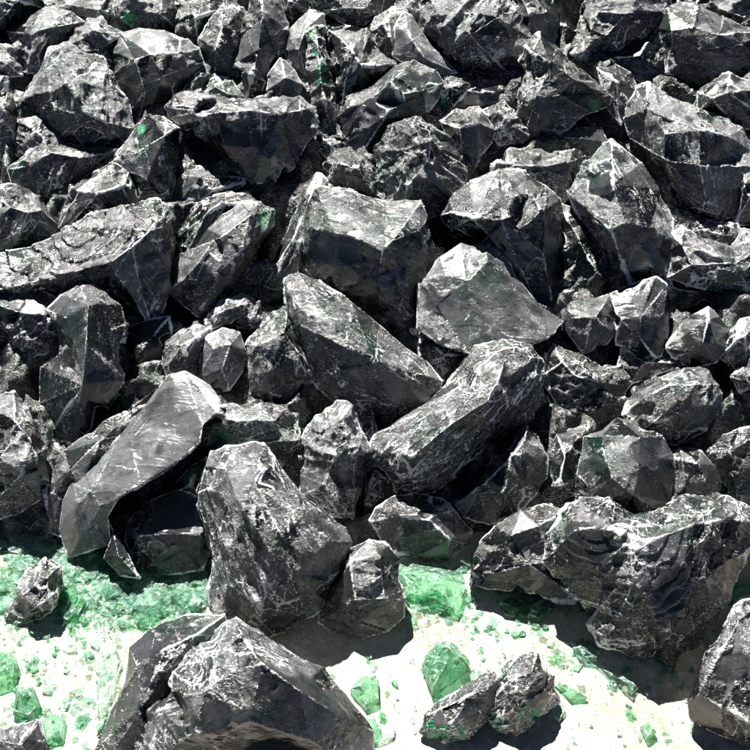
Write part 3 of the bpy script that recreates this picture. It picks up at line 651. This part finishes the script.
R('crinkled dark stone laced with green beside the angular stone', [(489,706),(496,682),(506,670),(518,660),(535,657),(556,675),(555,689),(560,700),(548,711),(535,721),(518,735),(498,738)], [(508,680,12),(532,672,16),(545,690,12),(520,710,16)], g=True, dust=.9, rough=1.0, thick=.7, green=[(525,712,8),(500,726,9),(540,712,6)], group='')
R('flat-topped grey slab cut off by the lower right edge', [(689,700),(700,675),(712,648),(722,628),(733,608),(742,601),(750,598),(750,748),(725,736),(708,726),(692,716)], [(700,694,16),(722,708,22),(760,728,24),(738,620,14),(745,660,20)], g=True, z=0, dust=1.25, rough=.4, thick=.8, scoops=3, group='', sm=[(735,665,18)])

# ------------------------------------------------------------------ green shards lying on the ground
def make_shard(label, outline, t=8, mat=0, peak=None, group=None, name='glass_shard', cat='glass shard', seed=None, amp=1.0):
    rnd = random.Random(seed if seed is not None else len(STATS) * 7 + 1)
    STATS.append(0)
    out = [grow(p, 12)[:2] for p in outline]
    A = 0.5 * sum(out[i][0]*out[(i+1) % len(out)][1] - out[(i+1) % len(out)][0]*out[i][1] for i in range(len(out)))
    if A > 0: out = out[::-1]
    n = len(out); cx = sum(p[0] for p in out) / n; cy = sum(p[1] for p in out) / n
    px = depth_ground(cx, cy) / F_PX
    G = [CAM + ray(x, y) * depth_ground(x, y) for x, y in out]
    org = sum(G) / n; org[2] = 0
    G = [g - org for g in G]
    H = t * px
    bm = bmesh.new()
    rings = []
    tx, ty = rnd.uniform(-.35, .35), rnd.uniform(-.35, .35)
    S = max(np.linalg.norm(g) for g in G)
    for sc_, z in ((0.86, -0.004), (1.0, H * .28), (0.80, H * .8), (0.40, H)):
        ring = []
        for i, g in enumerate(G):
            q = g * (sc_ + rnd.uniform(-.07, .07) * amp)
            zz = z if z < 0 else max(0.0006, z * (1 + rnd.uniform(-.3, .3)) + (tx * g[0] + ty * g[1]) / S * H * .6 * (z / H))
            ring.append(bm.verts.new((q[0], q[1] , zz)))
        rings.append(ring)
    for a, b in zip(rings, rings[1:]):
        for i in range(n):
            j = (i + 1) % n
            bm.faces.new((a[i], a[j], b[j])); bm.faces.new((a[i], b[j], b[i]))
    bm.faces.new(rings[0]); bm.faces.new(rings[-1])
    bmesh.ops.triangulate(bm, faces=[f for f in bm.faces if len(f.verts) > 4])
    bmesh.ops.recalc_face_normals(bm, faces=bm.faces)
    # fine chipping
    big = S > 0.018
    if big:
        for _ in range(2 if S > .03 else 1):
            bmesh.ops.subdivide_edges(bm, edges=bm.edges[:], cuts=1, use_grid_fill=True)
        bm.normal_update()
        P = np.array([v.co[:] for v in bm.verts]) + org
        nzv = fbm(P * 120, 3)
        for v, q in zip(bm.verts, nzv): v.co += v.normal * q * S * 0.07
    bm.normal_update()
    me = bpy.data.meshes.new(name); 
    wear = [1.0 if max([abs(e.calc_face_angle(0)) for e in v.link_edges] + [0]) > .9 and rnd.random() < .5 else rnd.random() * .15 for v in bm.verts]
    bm.to_mesh(me); bm.free()
    at = me.attributes.new('wear', 'FLOAT', 'POINT'); at.data.foreach_set('value', wear)
    me.materials.append(SHARD[mat])
    o = bpy.data.objects.new(name, me); COL.objects.link(o); o.location = org
    tag(o, label, cat, group)
    return o
G = make_shard
G('bright green wedge standing behind the dark angular stone', [(420,672),(424,657),(438,642),(451,645),(470,664),(469,675),(448,690),(431,700)], t=20, mat=2)
G('knobbly bright green lump between the cracked rock and the overhanging rock', [(396,577),(413,567),(448,571),(468,592),(458,619),(434,607),(403,602)], t=14, mat=0)
G('rounded green lump near the foremost boulder right of its crest', [(349,692),(361,678),(379,682),(380,703),(366,711)], t=12, mat=0)
G('green fragment touching the right flank of the foremost boulder', [(350,745),(362,722),(374,716),(382,731),(374,744)], t=10, mat=0)
G('thin pale green sliver pointing right from the foremost boulder', [(368,746),(378,738),(396,731),(394,738),(378,745)], t=4, mat=1)
G('milky white flat shard below the tip of the huge boulder', [(597,668),(622,678),(639,689),(632,697),(618,686)], t=8, mat=1)
G('light green triangular shard right of the crinkled stone', [(554,685),(573,689),(587,699),(570,702)], t=5, mat=0)
G('small oval pale green shard below the crinkled stone', [(552,706),(563,702),(566,713),(559,723),(552,717)], t=5, mat=1)
G('lone round bright green shard at the bottom right of centre', [(639,727),(648,722),(656,734),(646,742)], t=8, mat=0)
G('pale green chip under the left side of the huge boulder', [(573,650),(587,640),(601,650),(597,664),(580,662)], t=8, mat=3)
G('green lump squeezed between the huge boulder and the grey slab', [(722,600),(733,586),(752,583),(750,600),(735,606)], t=14, mat=0)
G('green lump at the left edge of the bottom left area', [(0,650),(14,657),(20,668),(17,684),(0,692)], t=14, mat=0)
G('dark green pointed shard above the bottom left corner rock', [(18,692),(34,688),(43,710),(32,722),(14,716)], t=10, mat=2)
G('vivid green shard right of the bottom left corner rock', [(42,722),(55,714),(66,722),(64,742),(48,745)], t=8, mat=0)
G('long pale green plate lying left of the smooth dark rock', [(98,720),(96,690),(104,655),(116,646),(122,660),(116,690),(106,716)], t=5, mat=1)
G('teal plate under the black splinter', [(96,590),(110,578),(128,582),(124,600),(104,602)], t=7, mat=3)
G('broad dark teal plate beside the leaf-shaped slab', [(132,610),(145,590),(165,588),(178,600),(160,618),(140,620)], t=8, mat=3)
G('teal wedge left of the leaf-shaped slab', [(170,600),(182,585),(198,592),(200,610),(184,616)], t=9, mat=3)
G('dark green sliver curving beneath the lone streaked rock', [(60,620),(72,608),(86,606),(80,618),(68,626)], t=6, mat=2)
G('bright green patch of glass at the right foot of the lone streaked rock', [(54,610),(64,588),(76,585),(78,600),(66,616)], t=9, mat=0)
G('dark green lump left of the overhanging rock shadow', [(497,605),(510,598),(530,606),(524,618),(505,616)], t=10, mat=2)
G('dark green lump right under the overhanging rock', [(527,606),(542,600),(552,612),(538,622),(526,618)], t=10, mat=2)
G('round clear pebble among the teal plates', [(188,603),(196,596),(204,603),(200,612),(191,612)], t=8, mat=1)
rnd = random.Random(42)
def inside(zone):
    x0, y0, x1, y1 = zone
    return rnd.uniform(x0, x1), rnd.uniform(y0, y1)
def random_outline(x, y, r):
    n = rnd.choice((4, 5, 5, 6, 7)); a0 = rnd.uniform(0, 6.28); st = rnd.uniform(.45, 1); th = rnd.uniform(0, 3.14)
    pts = []
    for k in range(n):
        a = a0 + 6.283 * k / n + rnd.uniform(-.3, .3); q = r * rnd.uniform(.7, 1.15)
        u, v = q * math.cos(a), q * st * math.sin(a)
        pts.append((x + u * math.cos(th) - v * math.sin(th), y + (u * math.sin(th) + v * math.cos(th)) * .85))
    return pts
ZONES = [((0, 515, 125, 610), 80, (6, 17), 'green glass shard in the crowded litter below the left edge rock', 'shards littered below the left edge rock', (0, 1, 1, 1, 1, 3)),
         ((105, 560, 215, 625), 42, (6, 16), 'teal glass shard in the shaded litter behind the foremost boulder', 'shards littered in the shade left of the ribbed boulder', (3, 3, 2, 0, 3)),
         ((0, 600, 118, 745), 45, (3, 9), 'green glass shard scattered on the bright ground at the lower left', 'shards scattered over the lower left ground', (0, 1, 1, 0)),
         ((395, 560, 480, 620), 16, (4, 9), 'green glass shard around the knobbly bright green lump', 'shards around the knobbly green lump', (0, 0, 3)),
         ((470, 590, 600, 655), 26, (3, 8), 'small green glass shard in the shade under the overhanging rock', 'shards in the shade of the overhanging rock', (2, 3, 3, 0)),
         ((560, 630, 745, 690), 22, (3, 8), 'small teal glass shard in the shade of the huge boulder', 'shards in the shade of the huge boulder', (3, 1, 2)),
         ((300, 630, 700, 748), 42, (2, 6), 'tiny green glass chip on the sunlit ground along the bottom', 'tiny chips on the sunlit bottom ground', (1, 1, 0, 3))]
MARKS = [(35, 592, 'the lone streaked rock'), (20, 470, 'the bright left-edge rock'), (80, 520, 'the foot of the tilted slab'), (118, 556, 'the black splinter'),
         (222, 590, 'the leaf-shaped slab'), (145, 690, 'the foremost boulder'), (105, 685, 'the long pale green plate'), (115, 590, 'the teal plate'), (155, 603, 'the broad dark teal plate'),
         (8, 670, 'the green lump at the left edge'), (28, 705, 'the dark green pointed shard'), (54, 730, 'the vivid green shard'), (20, 745, 'the bottom left corner rock'),
         (430, 592, 'the knobbly green lump'), (362, 600, 'the smooth cracked rock'), (446, 668, 'the bright green wedge'), (460, 712, 'the dark angular stone'), (526, 697, 'the crinkled stone'),
         (365, 692, 'the rounded green lump'), (366, 733, 'the boulder-side green fragment'), (512, 605, 'the overhanging rock'), (618, 682, 'the milky white shard'), (655, 655, 'the tip of the huge boulder'),
         (720, 670, 'the flat-topped grey slab'), (647, 732, 'the lone round green shard'), (558, 712, 'the small oval shard'), (587, 655, 'the pale green chip'), (735, 596, 'the lump behind the grey slab'),
         (585, 610, 'the huge boulder'), (300, 640, 'the base of the ribbed boulder')]
USED = set()
TONE = ('bright green', 'pale green', 'dark green', 'teal green')
def describe(x, y, r, mat, k):
    m = min(MARKS, key=lambda q: math.hypot(q[0] - x, q[1] - y))
    dx, dy = x - m[0], y - m[1]; dd = math.hypot(dx, dy)
    a = math.degrees(math.atan2(dy, dx)) % 360
    way = ('right of', 'lower right of', 'below', 'lower left of', 'left of', 'upper left of', 'above', 'upper right of')[int((a + 22.5) // 45) % 8]
    near = 'close' if dd < 16 else 'just' if dd < 30 else 'far'
    sz = 'tiny' if r < 4 else 'small' if r < 7 else 'medium' if r < 10 else 'large'
    shp = {4: 'four-sided', 5: 'five-sided', 6: 'roundish', 7: 'roundish'}[k]
    return '%s %s %s shard %s %s %s' % (sz, shp, TONE[mat], near, way, m[2])
for zone, cnt, (ra, rb), lab, grp, mats in ZONES:
    for k in range(cnt):
        for _ in range(40):
            x, y = inside(zone); r = ra + (rb - ra) * rnd.random() ** 1.7
            o_ = random_outline(x, y, r); mt = rnd.choice(mats); lb_ = describe(x, y, r, mt, len(o_))
            if lb_ not in USED: break
        USED.add(lb_)
        G(lb_, o_, t=r * rnd.uniform(.10, .38), mat=mt, group='green glass ' + grp, seed=rnd.randrange(10**6))

# ------------------------------------------------------------------ uncountable: glass crumbs and the rubble deep inside the pile
def crumbs():
    bm = bmesh.new()
    V = []
    for zone, cnt in (((0, 510, 125, 640), 1500), ((100, 565, 230, 640), 600), ((0, 620, 130, 750), 450), ((390, 560, 750, 690), 900), ((300, 620, 750, 750), 420)):
        for k in range(cnt):
            x, y = inside(zone)
            p = CAM + ray(x, y) * depth_ground(x, y)
            s = rnd.uniform(.0006, .0026) if rnd.random() < .85 else rnd.uniform(.002, .0042)
            q = [bm.verts.new((p[0] + s * rnd.uniform(-1, 1) , p[1] + s * rnd.uniform(-1, 1), rnd.uniform(.0, s * .9))) for _ in range(3)]
            top = bm.verts.new((p[0], p[1], s * rnd.uniform(.5, 1.2)))
            for i in range(3): bm.faces.new((q[i], q[(i+1) % 3], top))
            bm.faces.new((q[2], q[1], q[0]))
    me = bpy.data.meshes.new('glass_crumbs'); bm.to_mesh(me); bm.free(); me.materials.append(SHARD[0])
    o = bpy.data.objects.new('glass_crumbs', me); COL.objects.link(o)
    tag(o, 'fine green glass crumbs strewn over the pale ground', 'glass crumbs', kind='stuff')
crumbs()

def flakes():
    bm = bmesh.new()
    for zone, cnt in (((0, 508, 130, 625), 430), ((100, 555, 225, 628), 330), ((0, 620, 120, 750), 120), ((395, 560, 480, 625), 90), ((470, 585, 745, 690), 150), ((300, 650, 745, 750), 60)):
        for k in range(cnt):
            x, y = inside(zone)
            p = CAM + ray(x, y) * depth_ground(x, y)
            r = rnd.uniform(.003, .011) * (1.2 if y < 610 else .75); n = rnd.choice((3, 4, 5)); a0 = rnd.uniform(0, 6.28)
            tx, ty, z0, th = rnd.uniform(-.35, .35), rnd.uniform(-.35, .35), rnd.uniform(.0005, .005), rnd.uniform(.0006, .0016)
            P2 = [(r * rnd.uniform(.6, 1.1) * math.cos(a0 + 6.28 * i / n), r * rnd.uniform(.5, 1.1) * math.sin(a0 + 6.28 * i / n)) for i in range(n)]
            lo = [bm.verts.new((p[0] + u, p[1] + v, max(.0004, z0 + u * tx + v * ty))) for u, v in P2]
            hi = [bm.verts.new((q.co.x, q.co.y, q.co.z + th)) for q in lo]
            mi = rnd.choice((0, 1, 1, 1, 1, 2))
            fs = [bm.faces.new(lo[::-1]), bm.faces.new(hi)] + [bm.faces.new((lo[i], lo[(i+1) % n], hi[(i+1) % n], hi[i])) for i in range(n)]
            for f in fs: f.material_index = mi
    me = bpy.data.meshes.new('glass_flakes'); bm.to_mesh(me); bm.free()
    for m in (SHARD[0], SHARD[1], SHARD[3]): me.materials.append(m)
    o = bpy.data.objects.new('glass_flakes', me); COL.objects.link(o)
    tag(o, 'thin pale green glass flakes spread over the ground at the foot of the pile', 'glass flakes', kind='stuff')
flakes()

def rubble():
    nx, ny = 260, 260
    xs = np.linspace(-0.85, 0.85, nx); ys = np.linspace(TOE + .02, TOE + 1.5, ny)
    X, Y = np.meshgrid(xs, ys); P = np.stack([X.ravel(), Y.ravel(), np.zeros(X.size)], 1)
    z = SLOPE * (P[:, 1] - TOE) - 0.058 + ridged(P * 13, 3) * 0.10 - 0.03 + fbm(P * 60, 2) * .006
    z = z - 0.05 * np.clip(1 - (P[:, 1] - TOE) / 0.22, 0, 1)
    z = np.maximum(z, -0.02); P[:, 2] = z
    F = [(j * nx + i, j * nx + i + 1, (j + 1) * nx + i + 1, (j + 1) * nx + i) for j in range(ny - 1) for i in range(nx - 1)]
    me = bpy.data.meshes.new('glass_rubble'); me.from_pydata([tuple(p) for p in P], [], F); me.update()
    for nm, v in (('wear', 0), ('rough', .9), ('green', 0), ('dust', .15)):
        at = me.attributes.new(nm, 'FLOAT', 'POINT'); at.data.foreach_set('value', np.full(nx * ny, v, np.float32))
    me.materials.append(ROCK)
    for p in me.polygons: p.use_smooth = True
    o = bpy.data.objects.new('glass_rubble', me); COL.objects.link(o)
    tag(o, 'black glass rubble deep in the gaps under the rocks', 'rubble', kind='stuff')
rubble()
print('VERTS', sum(STATS), 'OBJ', len(bpy.data.objects))
